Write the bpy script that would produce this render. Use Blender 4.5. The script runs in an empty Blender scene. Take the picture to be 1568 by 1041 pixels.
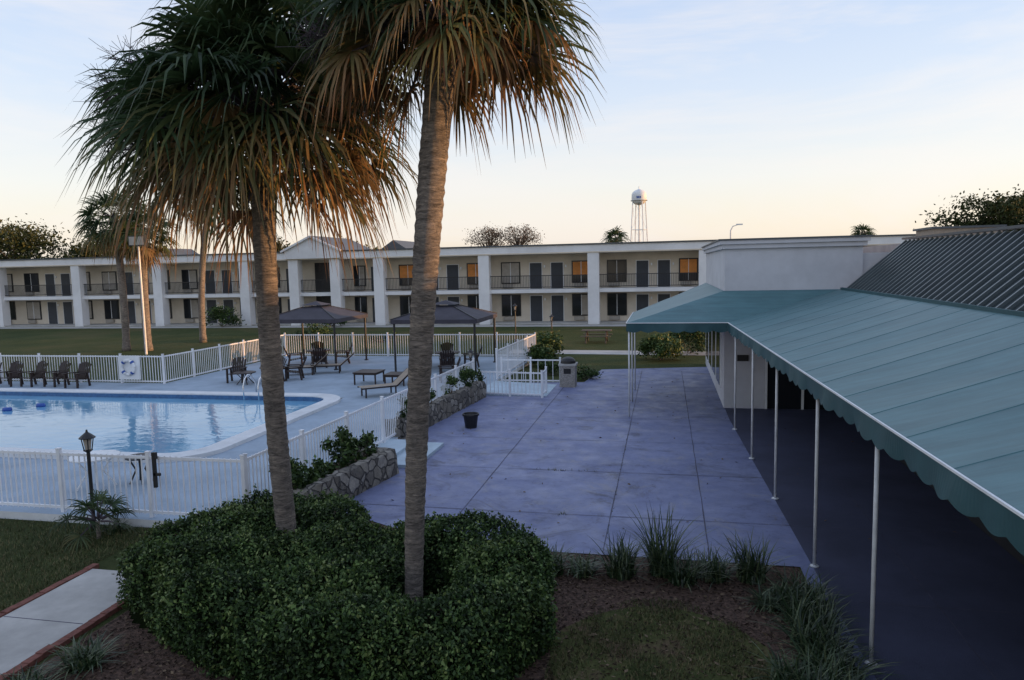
import bpy, math, random
import numpy as np
from mathutils import Matrix, Vector
rnd=random.Random(7); R=np.random.RandomState(11)
S=bpy.context.scene
S.view_settings.view_transform='Standard'
try: S.view_settings.look='None'
except Exception: pass
S.view_settings.exposure=0

# ---------------------------------------------------------------- materials
def newmat(name):
    m=bpy.data.materials.new(name); m.use_nodes=True
    nt=m.node_tree; b=nt.nodes['Principled BSDF']; return m,nt,b
def N(nt,t,**k):
    n=nt.nodes.new(t)
    for a,v in k.items(): setattr(n,a,v)
    return n
def mixcol(nt,fac,a,b,blend='MIX'):
    n=N(nt,'ShaderNodeMix',data_type='RGBA',blend_type=blend)
    for sock,val in ((n.inputs[0],fac),(n.inputs[6],a),(n.inputs[7],b)):
        if hasattr(val,'node'): nt.links.new(val,sock)
        else: sock.default_value=val if not isinstance(val,(tuple,list)) else tuple(val)+((1,) if len(val)==3 else ())
    return n.outputs[2]
def noise(nt,scale,detail=5,rough=.6,vec=None,dist=0):
    n=N(nt,'ShaderNodeTexNoise'); n.inputs['Scale'].default_value=scale; n.inputs['Detail'].default_value=min(detail,5)
    n.inputs['Roughness'].default_value=rough; n.inputs['Distortion'].default_value=dist
    if vec is None: vec=N(nt,'ShaderNodeNewGeometry').outputs['Position']
    nt.links.new(vec,n.inputs['Vector']); return n.outputs['Fac']
def ramp(nt,fac,pts):
    r=N(nt,'ShaderNodeValToRGB'); nt.links.new(fac,r.inputs[0])
    e=r.color_ramp.elements
    while len(e)<len(pts): e.new(.5)
    for i,(p,c) in enumerate(pts):
        e[i].position=p; e[i].color=tuple(c)+(1,) if len(c)==3 else c
    return r.outputs[0]
def bump(nt,b,h,strength=.3,dist=.02):
    n=N(nt,'ShaderNodeBump'); n.inputs['Strength'].default_value=strength; n.inputs['Distance'].default_value=dist
    nt.links.new(h,n.inputs['Height']); nt.links.new(n.outputs[0],b.inputs['Normal'])
def mat(name,col,rough=.6,scale=3,var=.15,bmp=.0,bscale=40,metal=0,spec=.4,col2=None,grime=0):
    m,nt,b=newmat(name)
    c1=tuple(x*(1-var) for x in col); c2=tuple(min(1,x*(1+var)) for x in (col2 or col))
    f=noise(nt,scale,4,.65)
    f=ramp(nt,f,[(.32,(0,0,0)),(.68,(1,1,1))])
    c=mixcol(nt,f,c1,c2)
    if grime:
        g=ramp(nt,noise(nt,scale*.35,5,.75),[(.45,(1,1,1)),(.75,(1-grime,)*3)])
        c=mixcol(nt,1.0,c,g,'MULTIPLY')
    nt.links.new(c,b.inputs['Base Color'])
    b.inputs['Roughness'].default_value=rough; b.inputs['Metallic'].default_value=metal
    b.inputs['Specular IOR Level'].default_value=spec
    if bmp: bump(nt,b,noise(nt,bscale,3),bmp)
    return m
def leafmat(name,cols,trans=.35,rough=.5,var=.5,spec=.3):
    """cols: ramp over the per-vertex attribute 'tone'"""
    m,nt,b=newmat(name)
    a=N(nt,'ShaderNodeAttribute',attribute_name='tone')
    c=ramp(nt,a.outputs['Fac'],cols)
    g=ramp(nt,noise(nt,1.7,2),[(.3,(1-var,)*3),(.7,(1.15,)*3)])
    c=mixcol(nt,1.0,c,g,'MULTIPLY')
    nt.links.new(c,b.inputs['Base Color']); b.inputs['Roughness'].default_value=rough
    b.inputs['Specular IOR Level'].default_value=spec
    if trans>0:
        t=N(nt,'ShaderNodeBsdfTranslucent'); nt.links.new(c,t.inputs[0])
        mx=N(nt,'ShaderNodeMixShader'); mx.inputs[0].default_value=trans
        out=nt.nodes['Material Output']
        nt.links.new(b.outputs[0],mx.inputs[1]); nt.links.new(t.outputs[0],mx.inputs[2]); nt.links.new(mx.outputs[0],out.inputs[0])
    return m

M_white=mat('white_paint',(.76,.78,.8),.5,1.5,.06,grime=.25)
M_fence=mat('fence_white',(.76,.78,.82),.45,1.2,.07,grime=.2)
M_stucco=mat('white_stucco',(.56,.56,.59),.85,1.2,.07,.25,60,grime=.15)
M_motelwall=mat('motel_wall',(.64,.57,.47),.8,.6,.08,grime=.22)
M_motelwhite=mat('motel_trim',(.74,.75,.77),.7,.5,.06,grime=.22)
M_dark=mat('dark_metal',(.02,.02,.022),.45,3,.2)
M_brown=mat('brown_furniture',(.026,.015,.013),.5,6,.3)
M_gazroof=mat('gazebo_canvas',(.05,.046,.06),.75,2,.2,grime=.2)
M_door=mat('door_paint',(.035,.042,.055),.5,2,.15)
M_roofflat=mat('flat_roof',(.3,.3,.3),.9,1,.15)
M_cap=mat('dark_cap',(.07,.08,.09),.5,2,.15)
M_bark=mat('bark',(.13,.1,.075),.9,4,.3,.5,20)
M_mulch=mat('mulch',(.05,.03,.022),.95,18,.55,1,60,col2=(.095,.058,.042))
M_chrome=mat('steel',(.7,.72,.75),.2,3,.03,metal=1)
M_pole=mat('pole_paint',(.6,.62,.64),.35,6,.1,grime=.2)
M_concrete=mat('concrete',(.44,.43,.41),.85,1.5,.12,.2,50,grime=.3)
M_brick=mat('red_brick',(.17,.065,.05),.9,9,.35,.4,40)
M_pot=mat('black_plastic',(.015,.015,.017),.4,5,.2)
M_blue=mat('blue_float',(.02,.08,.35),.4,5,.1)
M_coping=mat('pool_coping',(.66,.68,.7),.7,2,.07,grime=.2)
M_tile=mat('pool_tile',(.05,.14,.3),.3,8,.25)
M_deck=mat('deck_paint',(.31,.39,.48),.75,.7,.12,.15,40,grime=.35)
M_tan=mat('tan_sling',(.3,.25,.2),.8,6,.15)
M_trash=mat('trash_aggregate',(.3,.28,.26),.9,25,.35,.4,80)
M_orange=mat('sunset_tint',(.62,.24,.06),.7,2,.2)  # orange colour stands in for sunset light reflected by the panes
M_curtain=mat('curtain',(.36,.33,.29),.9,3,.12)
M_paintblue=mat('step_paint',(.42,.52,.6),.7,2,.1,grime=.2)
M_floorshade=mat('floor_painted_shade',(.05,.056,.10),.7,.6,.2,.2,50,grime=.35)  # patio paint darkened so its colour carries the awning's shade

# patio: faded lavender-blue paint on concrete, worn and stained
M_patio,nt,b=newmat('patio_paint')
f=ramp(nt,noise(nt,.35,5,.7),[(.35,(.132,.155,.285)),(.65,(.195,.222,.37))])
g=ramp(nt,noise(nt,2.3,5,.75),[(.3,(.76,.76,.78)),(.6,(1.05,1.05,1.05))])
c=mixcol(nt,1.0,f,g,'MULTIPLY')
w=ramp(nt,noise(nt,.9,5,.85,dist=.8),[(.54,(0,0,0)),(.68,(.65,.65,.65))])
c=mixcol(nt,w,c,(.24,.235,.26))
sp=ramp(nt,noise(nt,14,3,.7),[(.6,(1,1,1)),(.74,(.6,.6,.6))])
c=mixcol(nt,1.0,c,sp,'MULTIPLY')
st=ramp(nt,noise(nt,.55,5,.8,dist=1.2),[(.32,(.52,.5,.48)),(.46,(1,1,1))])
c=mixcol(nt,1.0,c,st,'MULTIPLY')
nt.links.new(c,b.inputs['Base Color'])
rr=ramp(nt,noise(nt,1.5,4),[(.3,(.38,)*3),(.7,(.72,)*3)]); nt.links.new(rr,b.inputs['Roughness'])
bump(nt,b,noise(nt,30,3),.15,.01)
M_joint=mat('joint_dark',(.075,.075,.11),.9,4,.35)

# grass ground
M_grass,nt,b=newmat('grass_ground')
f=ramp(nt,noise(nt,.12,5,.7),[(.3,(.038,.055,.02)),(.5,(.065,.08,.03)),(.72,(.125,.105,.05))])
g=ramp(nt,noise(nt,9,5,.8),[(.25,(.5,.5,.5)),(.75,(1.35,1.35,1.35))])
nt.links.new(mixcol(nt,1.0,f,g,'MULTIPLY'),b.inputs['Base Color']); b.inputs['Roughness'].default_value=.95
b.inputs['Specular IOR Level'].default_value=.1
bump(nt,b,noise(nt,25,4,.8),.9,.05)
M_grass2,nt,b=newmat('thin_grass')
f=ramp(nt,noise(nt,1.1,5,.75),[(.38,(.05,.062,.022)),(.5,(.08,.085,.032)),(.62,(.115,.08,.052))])
g=ramp(nt,noise(nt,22,5,.8),[(.25,(.5,.5,.5)),(.75,(1.35,1.35,1.35))])
nt.links.new(mixcol(nt,1.0,f,g,'MULTIPLY'),b.inputs['Base Color']); b.inputs['Roughness'].default_value=.95; b.inputs['Specular IOR Level'].default_value=.1

# stone wall
M_stone,nt,b=newmat('field_stone')
pos=N(nt,'ShaderNodeNewGeometry').outputs['Position']
nz=N(nt,'ShaderNodeTexNoise'); nz.inputs['Scale'].default_value=3; nt.links.new(pos,nz.inputs['Vector'])
wp=mixcol(nt,.12,pos,nz.outputs['Color'])
v=N(nt,'ShaderNodeTexVoronoi'); v.inputs['Scale'].default_value=4.2; nt.links.new(wp,v.inputs['Vector'])
ve=N(nt,'ShaderNodeTexVoronoi',feature='DISTANCE_TO_EDGE'); ve.inputs['Scale'].default_value=4.2; nt.links.new(wp,ve.inputs['Vector'])
sc=N(nt,'ShaderNodeSeparateColor'); nt.links.new(v.outputs['Color'],sc.inputs[0])
cc=ramp(nt,sc.outputs[0],[(0,(.11,.1,.09)),(.5,(.2,.18,.15)),(1,(.3,.28,.25))])
gg=ramp(nt,noise(nt,14,5,.8),[(.3,(.6,.6,.6)),(.7,(1.2,1.2,1.2))])
cc=mixcol(nt,1.0,cc,gg,'MULTIPLY')
ed=ramp(nt,ve.outputs['Distance'],[(.02,(0,0,0)),(.07,(1,1,1))])
nt.links.new(mixcol(nt,ed,(.07,.065,.06),cc),b.inputs['Base Color']); b.inputs['Roughness'].default_value=.9
bump(nt,b,ed,.9,.05)

# water
M_water,nt,b=newmat('pool_water')
f=ramp(nt,noise(nt,.5,4),[(.3,(.13,.32,.5)),(.7,(.2,.42,.6))])
nt.links.new(f,b.inputs['Base Color']); b.inputs['Roughness'].default_value=.02; b.inputs['IOR'].default_value=1.33
mp=N(nt,'ShaderNodeMapping'); mp.inputs['Scale'].default_value=(1,1.6,1); nt.links.new(N(nt,'ShaderNodeNewGeometry').outputs['Position'],mp.inputs[0])
bump(nt,b,noise(nt,1.8,3,.5,mp.outputs[0],.4),.12,.07)

# glass
M_glass,nt,b=newmat('window_glass')
b.inputs['Base Color'].default_value=(.015,.018,.022,1); b.inputs['Roughness'].default_value=.08

# awning canvas
M_awn,nt,b=newmat('awning_canvas')
f=ramp(nt,noise(nt,.8,5,.7),[(.3,(.058,.145,.165)),(.7,(.085,.19,.21))])
mp=N(nt,'ShaderNodeMapping'); mp.inputs['Scale'].default_value=(.5,5,.5); nt.links.new(N(nt,'ShaderNodeNewGeometry').outputs['Position'],mp.inputs[0])
g=ramp(nt,noise(nt,1.2,5,.7,mp.outputs[0]),[(.35,(.8,.8,.8)),(.65,(1.1,1.1,1.1))])
nt.links.new(mixcol(nt,1.0,f,g,'MULTIPLY'),b.inputs['Base Color']); b.inputs['Roughness'].default_value=.5
bump(nt,b,noise(nt,2.5,3),.2,.03)
M_awnseam=mat('awning_seam',(.065,.155,.17),.6,3,.1)
M_val=mat('valance_canvas',(.03,.085,.098),.6,3,.12)
M_metalroof=mat('metal_roof',(.035,.048,.052),.35,1.2,.15,grime=.2,metal=.3)
M_rib=mat('metal_rib',(.11,.135,.145),.35,1.2,.15,metal=.3)

# trunk
M_trunk,nt,b=newmat('palm_trunk')
pos=N(nt,'ShaderNodeNewGeometry').outputs['Position']
mp=N(nt,'ShaderNodeMapping'); mp.inputs['Scale'].default_value=(1,1,5); nt.links.new(pos,mp.inputs[0])
r1=noise(nt,6,5,.85,mp.outputs[0],.6)
c=ramp(nt,r1,[(.36,(.07,.058,.05)),(.48,(.19,.165,.145)),(.66,(.38,.32,.27))])
big=ramp(nt,noise(nt,2.2,4,.7),[(.35,(.68,.68,.7)),(.65,(1.1,1.08,1.05))])
nt.links.new(mixcol(nt,1.0,c,big,'MULTIPLY'),b.inputs['Base Color']); b.inputs['Roughness'].default_value=.9; bump(nt,b,r1,1,.04)

PALM_COLS=[(0,(.022,.044,.02)),(.3,(.052,.092,.038)),(.5,(.1,.13,.05)),(.65,(.21,.17,.07)),(.82,(.32,.19,.085)),(1,(.22,.115,.06))]
M_palm=leafmat('palm_frond',PALM_COLS,.38)
M_twig=mat('dead_stalk',(.075,.06,.075),.9,3,.3)
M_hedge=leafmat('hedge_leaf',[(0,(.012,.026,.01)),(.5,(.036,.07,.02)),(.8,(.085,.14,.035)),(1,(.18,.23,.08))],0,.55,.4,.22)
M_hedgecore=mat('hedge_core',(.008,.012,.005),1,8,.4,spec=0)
M_grassblade=leafmat('grass_blades',[(0,(.038,.055,.02)),(.6,(.085,.105,.035)),(1,(.22,.17,.09))],0,.6,.4,.2)
M_tuft=leafmat('tuft_blades',[(0,(.014,.03,.013)),(.6,(.04,.075,.03)),(1,(.15,.18,.09))],.15,.4,.3,.45)
M_treeleaf=leafmat('tree_leaf',[(0,(.018,.028,.01)),(.6,(.045,.06,.022)),(1,(.1,.095,.04))],0,.7,.4,.1)
M_baretree=leafmat('sparse_leaf',[(0,(.08,.06,.045)),(1,(.17,.13,.1))],0,.8,.3,.1)
M_mulchbit=leafmat('mulch_chips',[(0,(.02,.013,.01)),(.6,(.07,.045,.03)),(1,(.2,.15,.1))],0,.9,.3,.1)

# ---------------------------------------------------------------- builders
class Ob:
    def __init__(s): s.p={}
    def part(s,name,m):
        if name not in s.p: s.p[name]=dict(m=m,v=[],f=[],t=[])
        return s.p[name]
    def poly(s,name,m,pts):
        p=s.part(name,m); i=len(p['v']); p['v']+= [tuple(q) for q in pts]; p['f'].append(tuple(range(i,i+len(pts))))
    def box(s,name,m,a,c,rot=0,piv=None):
        x0,y0,z0=a; x1,y1,z1=c
        q=[(x0,y0,z0),(x1,y0,z0),(x1,y1,z0),(x0,y1,z0),(x0,y0,z1),(x1,y0,z1),(x1,y1,z1),(x0,y1,z1)]
        if rot:
            if piv is None: piv=((x0+x1)/2,(y0+y1)/2)
            cs,sn=math.cos(rot),math.sin(rot)
            q=[(piv[0]+(x-piv[0])*cs-(y-piv[1])*sn,piv[1]+(x-piv[0])*sn+(y-piv[1])*cs,z) for x,y,z in q]
        s.hexa(name,m,q)
    def hexa(s,name,m,q):
        p=s.part(name,m); i=len(p['v']); p['v']+=[tuple(a) for a in q]
        p['f']+=[tuple(i+k for k in f) for f in ((3,2,1,0),(4,5,6,7),(0,1,5,4),(1,2,6,5),(2,3,7,6),(3,0,4,7))]
    def beam(s,name,m,p0,p1,w,h):
        p0=Vector(p0);p1=Vector(p1);d=(p1-p0).normalized()
        up=Vector((0,0,1)) if abs(d.z)<.95 else Vector((0,1,0))
        sd=d.cross(up).normalized(); u=sd.cross(d).normalized()
        q=[]
        for P in (p0,p1):
            q+=[P-sd*w/2-u*h/2,P+sd*w/2-u*h/2,P+sd*w/2+u*h/2,P-sd*w/2+u*h/2]
        s.hexa(name,m,q)
    def tube(s,name,m,pts,rs,n=8,cap=True):
        p=s.part(name,m); base=len(p['v']); pts=[Vector(a) for a in pts]
        for k,P in enumerate(pts):
            d=(pts[min(k+1,len(pts)-1)]-pts[max(k-1,0)]).normalized()
            up=Vector((1,0,0)) if abs(d.x)<.9 else Vector((0,1,0))
            a=d.cross(up).normalized(); bb=d.cross(a)
            r=rs[k] if isinstance(rs,(list,tuple)) else rs
            for j in range(n):
                t=2*math.pi*j/n; p['v'].append(tuple(P+(a*math.cos(t)+bb*math.sin(t))*r))
        for k in range(len(pts)-1):
            for j in range(n):
                p['f'].append((base+k*n+j,base+k*n+(j+1)%n,base+(k+1)*n+(j+1)%n,base+(k+1)*n+j))
        if cap:
            p['f'].append(tuple(base+j for j in range(n))[::-1]); p['f'].append(tuple(base+(len(pts)-1)*n+j for j in range(n)))
    def lathe(s,name,m,x,y,prof,n=20):
        p=s.part(name,m); base=len(p['v'])
        for r,z in prof:
            for j in range(n):
                t=2*math.pi*j/n; p['v'].append((x+r*math.cos(t),y+r*math.sin(t),z))
        for k in range(len(prof)-1):
            for j in range(n):
                p['f'].append((base+k*n+j,base+k*n+(j+1)%n,base+(k+1)*n+(j+1)%n,base+(k+1)*n+j))
        p['f'].append(tuple(base+j for j in range(n))[::-1]); p['f'].append(tuple(base+(len(prof)-1)*n+j for j in range(n)))
    def strips(s,name,m,V,F,T):
        p=s.part(name,m); p['np']=(V,F,T)
    def finish(s,name,smooth=()):
        allv=[]
        for pn,p in s.p.items():
            if p['v']: allv.append(np.array(p['v']))
            if 'np' in p: allv.append(p['np'][0])
        A=np.concatenate(allv); o=np.array([(A[:,0].min()+A[:,0].max())/2,(A[:,1].min()+A[:,1].max())/2,A[:,2].min()])
        single=len(s.p)==1
        root=None
        if not single:
            root=bpy.data.objects.new(name,None); root.empty_display_size=.3; bpy.context.collection.objects.link(root); root.location=o
        for pn,p in s.p.items():
            me=bpy.data.meshes.new(pn)
            if 'np' in p:
                V,F,T=p['np']; V=V-o
                me.vertices.add(len(V)); me.vertices.foreach_set('co',V.astype(np.float32).ravel())
                k=F.shape[1]; me.loops.add(F.size); me.loops.foreach_set('vertex_index',F.astype(np.int32).ravel())
                me.polygons.add(len(F)); me.polygons.foreach_set('loop_start',np.arange(0,F.size,k,dtype=np.int32))
                try: me.polygons.foreach_set('loop_total',np.full(len(F),k,dtype=np.int32))
                except Exception: pass
                me.update(calc_edges=True)
                at=me.attributes.new('tone','FLOAT','POINT'); at.data.foreach_set('value',T.astype(np.float32))
            else:
                me.from_pydata([tuple(np.array(v)-o) for v in p['v']],[],p['f']); me.update()
            me.materials.append(p['m'])
            if smooth is True or pn in smooth:
                me.polygons.foreach_set('use_smooth',[True]*len(me.polygons))
            ob=bpy.data.objects.new(name if single else pn,me); bpy.context.collection.objects.link(ob)
            if single: ob.location=o; root=ob
            else: ob.parent=root
        return root

def leafquads(P,size,tone,flat=.0,asp=.5):
    n=len(P)
    a=R.normal(size=(n,3)); a[:,2]*=(1-flat); a/=np.linalg.norm(a,axis=1)[:,None]
    b_=R.normal(size=(n,3)); b_[:,2]*=(1-flat); b_-=a*(a*b_).sum(1)[:,None]; b_/=np.linalg.norm(b_,axis=1)[:,None]
    s=(size*R.uniform(.6,1.35,n))[:,None]
    V=np.stack([P-a*s,P+b_*s*asp,P+a*s,P-b_*s*asp],1).reshape(-1,3)
    F=np.arange(4*n).reshape(n,4); T=np.repeat(tone,4)
    return V,F,T
def merge(L):
    V=[];F=[];T=[];k=0
    for v,f,t in L: V.append(v);F.append(f+k);T.append(t);k+=len(v)
    return np.concatenate(V),np.concatenate(F),np.concatenate(T)
def blades(C,h,spread,w,nseg=3,tone=None):
    n=len(C); ang=R.uniform(0,2*math.pi,n); d=np.stack([np.cos(ang),np.sin(ang),np.zeros(n)],1)
    s=np.stack([-np.sin(ang),np.cos(ang),np.zeros(n)],1)
    hh=(h*R.uniform(.55,1.15,n)); sp=spread*R.uniform(.2,1.1,n)
    rows=[]
    for k in range(nseg+1):
        t=k/nseg
        z=hh*(t*1.25-.45*t*t*(sp/np.maximum(hh,.01)).clip(0,2)); o=sp*t**1.6
        c=C+d*o[:,None]+np.stack([np.zeros(n),np.zeros(n),z],1)
        ww=(w*(1-t)**.7+.001)
        rows.append(c-s*ww/2); rows.append(c+s*ww/2)
    V=np.stack(rows,1).reshape(-1,3); m=2*(nseg+1)
    base=np.arange(n)*m
    F=[np.stack([base+2*k,base+2*k+1,base+2*k+3,base+2*k+2],1) for k in range(nseg)]
    T=np.repeat(tone if tone is not None else R.rand(n),m)
    return V,np.concatenate(F),T

# ---------------------------------------------------------------- palms
def frond_set(hub,Rc,n,seed,seg=26,dead=.35,elmax=80,elmin=-30,petf=.55,w0=.04,ns=4):
    r=np.random.RandomState(seed); V=[];F=[];T=[];pet=[]
    k=0
    for i in range(n):
        u=(i+.5)/n
        el=math.radians(elmax+(elmin-elmax)*u**.8+r.uniform(-9,9)); az=i*2.39996+r.uniform(-.3,.3)
        d=np.array([math.cos(az)*math.cos(el),math.sin(az)*math.cos(el),math.sin(el)])
        pl=Rc*petf*r.uniform(.72,1.2)
        droop=pl*.2
        H=hub+d*pl+np.array([0,0,-droop]); d2=d*pl+np.array([0,0,-droop*2.0]); d2/=np.linalg.norm(d2)
        pet.append((hub+d*.08,hub+d*pl*.5+np.array([0,0,-droop*.2]),H))
        side=np.cross(d2,[0,0,1])
        if np.linalg.norm(side)<.1: side=np.array([1.,0,0])
        side/=np.linalg.norm(side)
        tw=r.uniform(-.9,.9); up=np.cross(side,d2); side=side*math.cos(tw)+up*math.sin(tw); up=np.cross(side,d2)
        L=Rc*(1-petf)*r.uniform(.9,1.3)
        deadness=np.clip((u-(1-dead))/dead*.9+r.uniform(-.3,.25),0,1) if u>1-dead-.1 else 0
        base_t=r.uniform(0,.32)
        for j in range(seg):
            a=(j/(seg-1)-.5)*2; an=a*math.radians(112)+r.uniform(-.05,.05)
            dd=d2*math.cos(an)+side*math.sin(an)+up*(.22*abs(math.sin(an)))
            Lj=L*(1-.25*abs(a)**2)*r.uniform(.85,1.08)
            sd=np.cross(dd,up); sd/=np.linalg.norm(sd)+1e-6
            roll=r.uniform(-.6,.6); sd=sd*math.cos(roll)+up*math.sin(roll)
            dr=(r.uniform(.25,.6)+.3*deadness)*Lj
            if deadness>.4: dd=dd*.8
            tone=base_t+.1*r.rand() if deadness<=.05 else .4+.5*deadness+r.uniform(-.12,.12)
            for q in range(ns+1):
                t=q/ns; c=H+dd*Lj*t*(1-.12*t*t)+np.array([0,0,-dr*t**3])
                w=w0*min(1,.35+2.2*t)*(1-t)**.5+.002
                V.append(c-sd*w/2);V.append(c+sd*w/2)
                tt=np.clip(tone+.22*(t>.8)*(r.rand()<.5)+ (.06*t),0,1); T+= [tt,tt]
            for q in range(ns): F.append((k+2*q,k+2*q+1,k+2*q+3,k+2*q+2))
            k+=2*(ns+1)
    return np.array(V),np.array(F),np.array(T),pet
def palm(name,base,hub,mid,r0,r1,Rc,n,seed,seg=26,dead=.35,w0=.04,stalks=None,elmin=-30,petf=.55,ns=4,extra=None,skirt=0):
    o=Ob(); base=Vector(base);hub=Vector(hub);mid=Vector(mid)
    K=110 if w0<.07 else 30; pts=[];rs=[]
    rr=random.Random(seed)
    for i in range(K+1):
        t=i/K; p=base*(1-t)**2+mid*2*t*(1-t)+hub*t*t
        pts.append(p); r=r0+(r1-r0)*t
        r*=1+.025*((i%2)*2-1)+rr.uniform(-.03,.03)
        if t<.05: r*=1.25-5*t
        if t>.9: r*=1+1.5*(t-.9)
        rs.append(r)
    o.tube('trunk',M_trunk,pts,rs,16)
    h=np.array(hub)
    V,F,T,pet=frond_set(h,Rc,n,seed,seg,dead,elmin=elmin,petf=petf,w0=w0,ns=ns)
    L=[(V,F,T)]
    if extra:
        for (off,RR,nn,sd) in extra:
            v,f,t,p2=frond_set(h+np.array(off),RR,nn,sd,seg,dead*.6,elmin=elmin,petf=petf,w0=w0,ns=ns); L.append((v,f,t)); pet+=p2
    if skirt:   # short dead leaf bases hanging around the top of the trunk
        q=np.random.RandomState(seed+99); v=[];f=[];t_=[];k=0
        for i in range(skirt):
            az=q.uniform(0,6.283); dr=np.array([math.cos(az),math.sin(az),0]); sd=np.array([-math.sin(az),math.cos(az),0])
            P0=h+dr*r1*.9+np.array([0,0,-q.uniform(-.05,.25)]); ln=q.uniform(.2,.6); out=q.uniform(.3,.95); tn=q.uniform(.6,1)
            for s_ in range(4):
                tt=s_/3; c=P0+dr*out*ln*(tt**.7)+np.array([0,0,-ln*tt**1.5+.05*tt]); w=w0*.9*(1-tt)+.004
                v+=[c-sd*w/2,c+sd*w/2]; t_+=[tn,tn]
            for s_ in range(3): f.append((k+2*s_,k+2*s_+1,k+2*s_+3,k+2*s_+2))
            k+=8
        L.append((np.array(v),np.array(f),np.array(t_)))
    o.strips('fronds',M_palm,*merge(L))
    for a,b_,c in pet: o.tube('petioles',M_twig,[a,b_,c],[.022,.016,.012],4,False)
    if stalks:
        for (dx,dy,dz,ln,cnt) in stalks:
            for i in range(cnt):
                d=np.array([dx,dy,dz])+np.array([rr.gauss(0,.16) for _ in range(3)]); d/=np.linalg.norm(d)
                P=h.copy(); pp=[P.copy()]
                for q in range(8):
                    P=P+d*ln/8; d=d+np.array([0,0,-.10]); pp.append(P.copy())
                    if q>=3:
                        for w in range(9):
                            e=d*.6+np.array([rr.gauss(0,.7) for _ in range(3)]); e/=np.linalg.norm(e)
                            l=rr.uniform(.2,.42); e2=e+np.array([rr.gauss(0,.3),rr.gauss(0,.3),-.8])
                            Q=P+e*l*.6; o.tube('dead_stalks',M_twig,[P,Q,Q+e2*l*.4],[.006,.005,.004],3,False)
                            for z in range(6):
                                e3=e+np.array([rr.gauss(0,.8) for _ in range(3)])
                                o.tube('dead_stalks',M_twig,[Q,Q+e3*.12],[.004,.003],3,False)
                o.tube('dead_stalks',M_twig,pp,.012,4,False)
    return o.finish(name,smooth=('trunk',))

palm('palm_tree',(-5.5,9.5,0),(-5.75,9.75,6.9),(-5.8,9.55,3.4),.145,.165,2.5,104,3,seg=26,dead=.4,w0=.06,
     stalks=[(-1,.0,.42,2.35,11),(-.95,-.2,.7,2.3,6)],elmin=-27,extra=[((.1,.3,.8),2.2,40,33)],skirt=240)
palm('palm_tree',(-3.15,8.3,0),(-2.55,8.5,7.55),(-3.05,8.35,3.6),.108,.185,1.88,96,5,seg=26,dead=.46,w0=.05,elmin=-16,
     stalks=[(-.9,-.2,.2,1.5,2)],extra=[((0,.1,.5),1.6,26,34)],skirt=220)
palm('palm_tree',(-33,38.7,0),(-33.2,38.7,8.3),(-32.8,38.7,4),.22,.2,2.7,60,6,seg=16,w0=.11,ns=3,dead=.35,elmin=-55)
palm('palm_tree',(-31.5,38.8,0),(-31.3,38.8,7.4),(-31.6,38.8,4),.24,.22,2.2,50,8,seg=16,w0=.11,ns=3,dead=.5,elmin=-60)
palm('palm_tree',(-31.1,43.7,0),(-29.8,43.7,9.9),(-31.2,43.7,5),.22,.2,2.6,46,9,seg=16,w0=.11,ns=3,dead=.5,elmin=-50)
palm('palm_tree',(-5.3,80,0),(-5.3,80,7.6),(-5.3,80,4),.2,.2,2.1,22,10,seg=10,w0=.13,ns=4,dead=.2,petf=.35)
palm('palm_tree',(19.8,80,0),(19.8,80,7.4),(19.8,80,4),.2,.2,1.7,20,12,seg=10,w0=.12,ns=4,dead=.2,petf=.35)
palm('palm_shrub',(-10.0,10.7,0),(-10.0,10.7,.3),(-10.0,10.7,.15),.035,.035,.85,16,14,seg=16,w0=.03,dead=.05,elmin=5)

# ---------------------------------------------------------------- ground
g=Ob(); g.poly('ground',M_grass,[(-600,-60,0),(600,-60,0),(600,900,0),(-600,900,0)]); g.finish('grass_ground')
g=Ob(); g.poly('m',M_mulch,[(-7.5,4,.006),(2.0,4,.006),(2.0,11.35,.006),(-2.4,11.5,.006),(-6,13.2,.006),(-9.2,11.3,.006),(-8.6,9.6,.006),(-7.38,9.4,.006)])
g.finish('mulch_bed')
g=Ob()
n=26; pts=[]
for i in range(n):
    t=2*math.pi*i/n; rx=1.25+.12*math.sin(3*t)+.08*math.sin(5*t); ry=1.9+.15*math.cos(2*t)
    pts.append((-.05+rx*math.cos(t),7.9+ry*math.sin(t),.012))
g.poly('p',M_grass2,pts); g.finish('grass_patch')
# patio
g=Ob()
Z=.02
g.poly('slab',M_patio,[(-3.6,11.3,Z),(2.03,11.3,Z),(2.03,-4,Z),(5.4,-4,Z),(5.4,24,Z),(1.85,24,Z),(1.85,33.3,Z),(-2.8,32.2,Z),(-3.2,28.6,Z),(-6.7,28.2,Z),(-7.3,18,Z),(-7.3,13.2,Z)])
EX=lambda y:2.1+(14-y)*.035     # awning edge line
g.poly('floor_shade_sheet',M_floorshade,[(EX(-4)-.03,-4,.024),(5.39,-4,.024),(5.39,23.75,.024),(EX(23.7)+.12,23.75,.024),(EX(22)+.06,22,.024)])  # sheet over the slab, awning shade put into its dark colour
Zj=.028
def strip(x0,y0,x1,y1,w=.016):
    L=math.hypot(x1-x0,y1-y0); k=max(1,int(L/.6)); px_,py_=x0,y0
    for i in range(1,k+1):
        qx=x0+(x1-x0)*i/k+(rnd.uniform(-.006,.006) if i<k else 0); qy=y0+(y1-y0)*i/k+(rnd.uniform(-.006,.006) if i<k else 0)
        d=Vector((qx-px_,qy-py_,0)).normalized(); s_=Vector((-d.y,d.x,0))*w*rnd.uniform(.7,1.3)/2
        a=Vector((px_,py_,Zj)); c=Vector((qx,qy,Zj)); g.poly('joints',M_joint,[a-s_,c-s_,c+s_,a+s_]); px_,py_=qx,qy
for x in (-3.85,-1.0,.7): strip(x,11.9 if x<-3 else 11.35,x,28 if x<-3 else 31.9)
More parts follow.
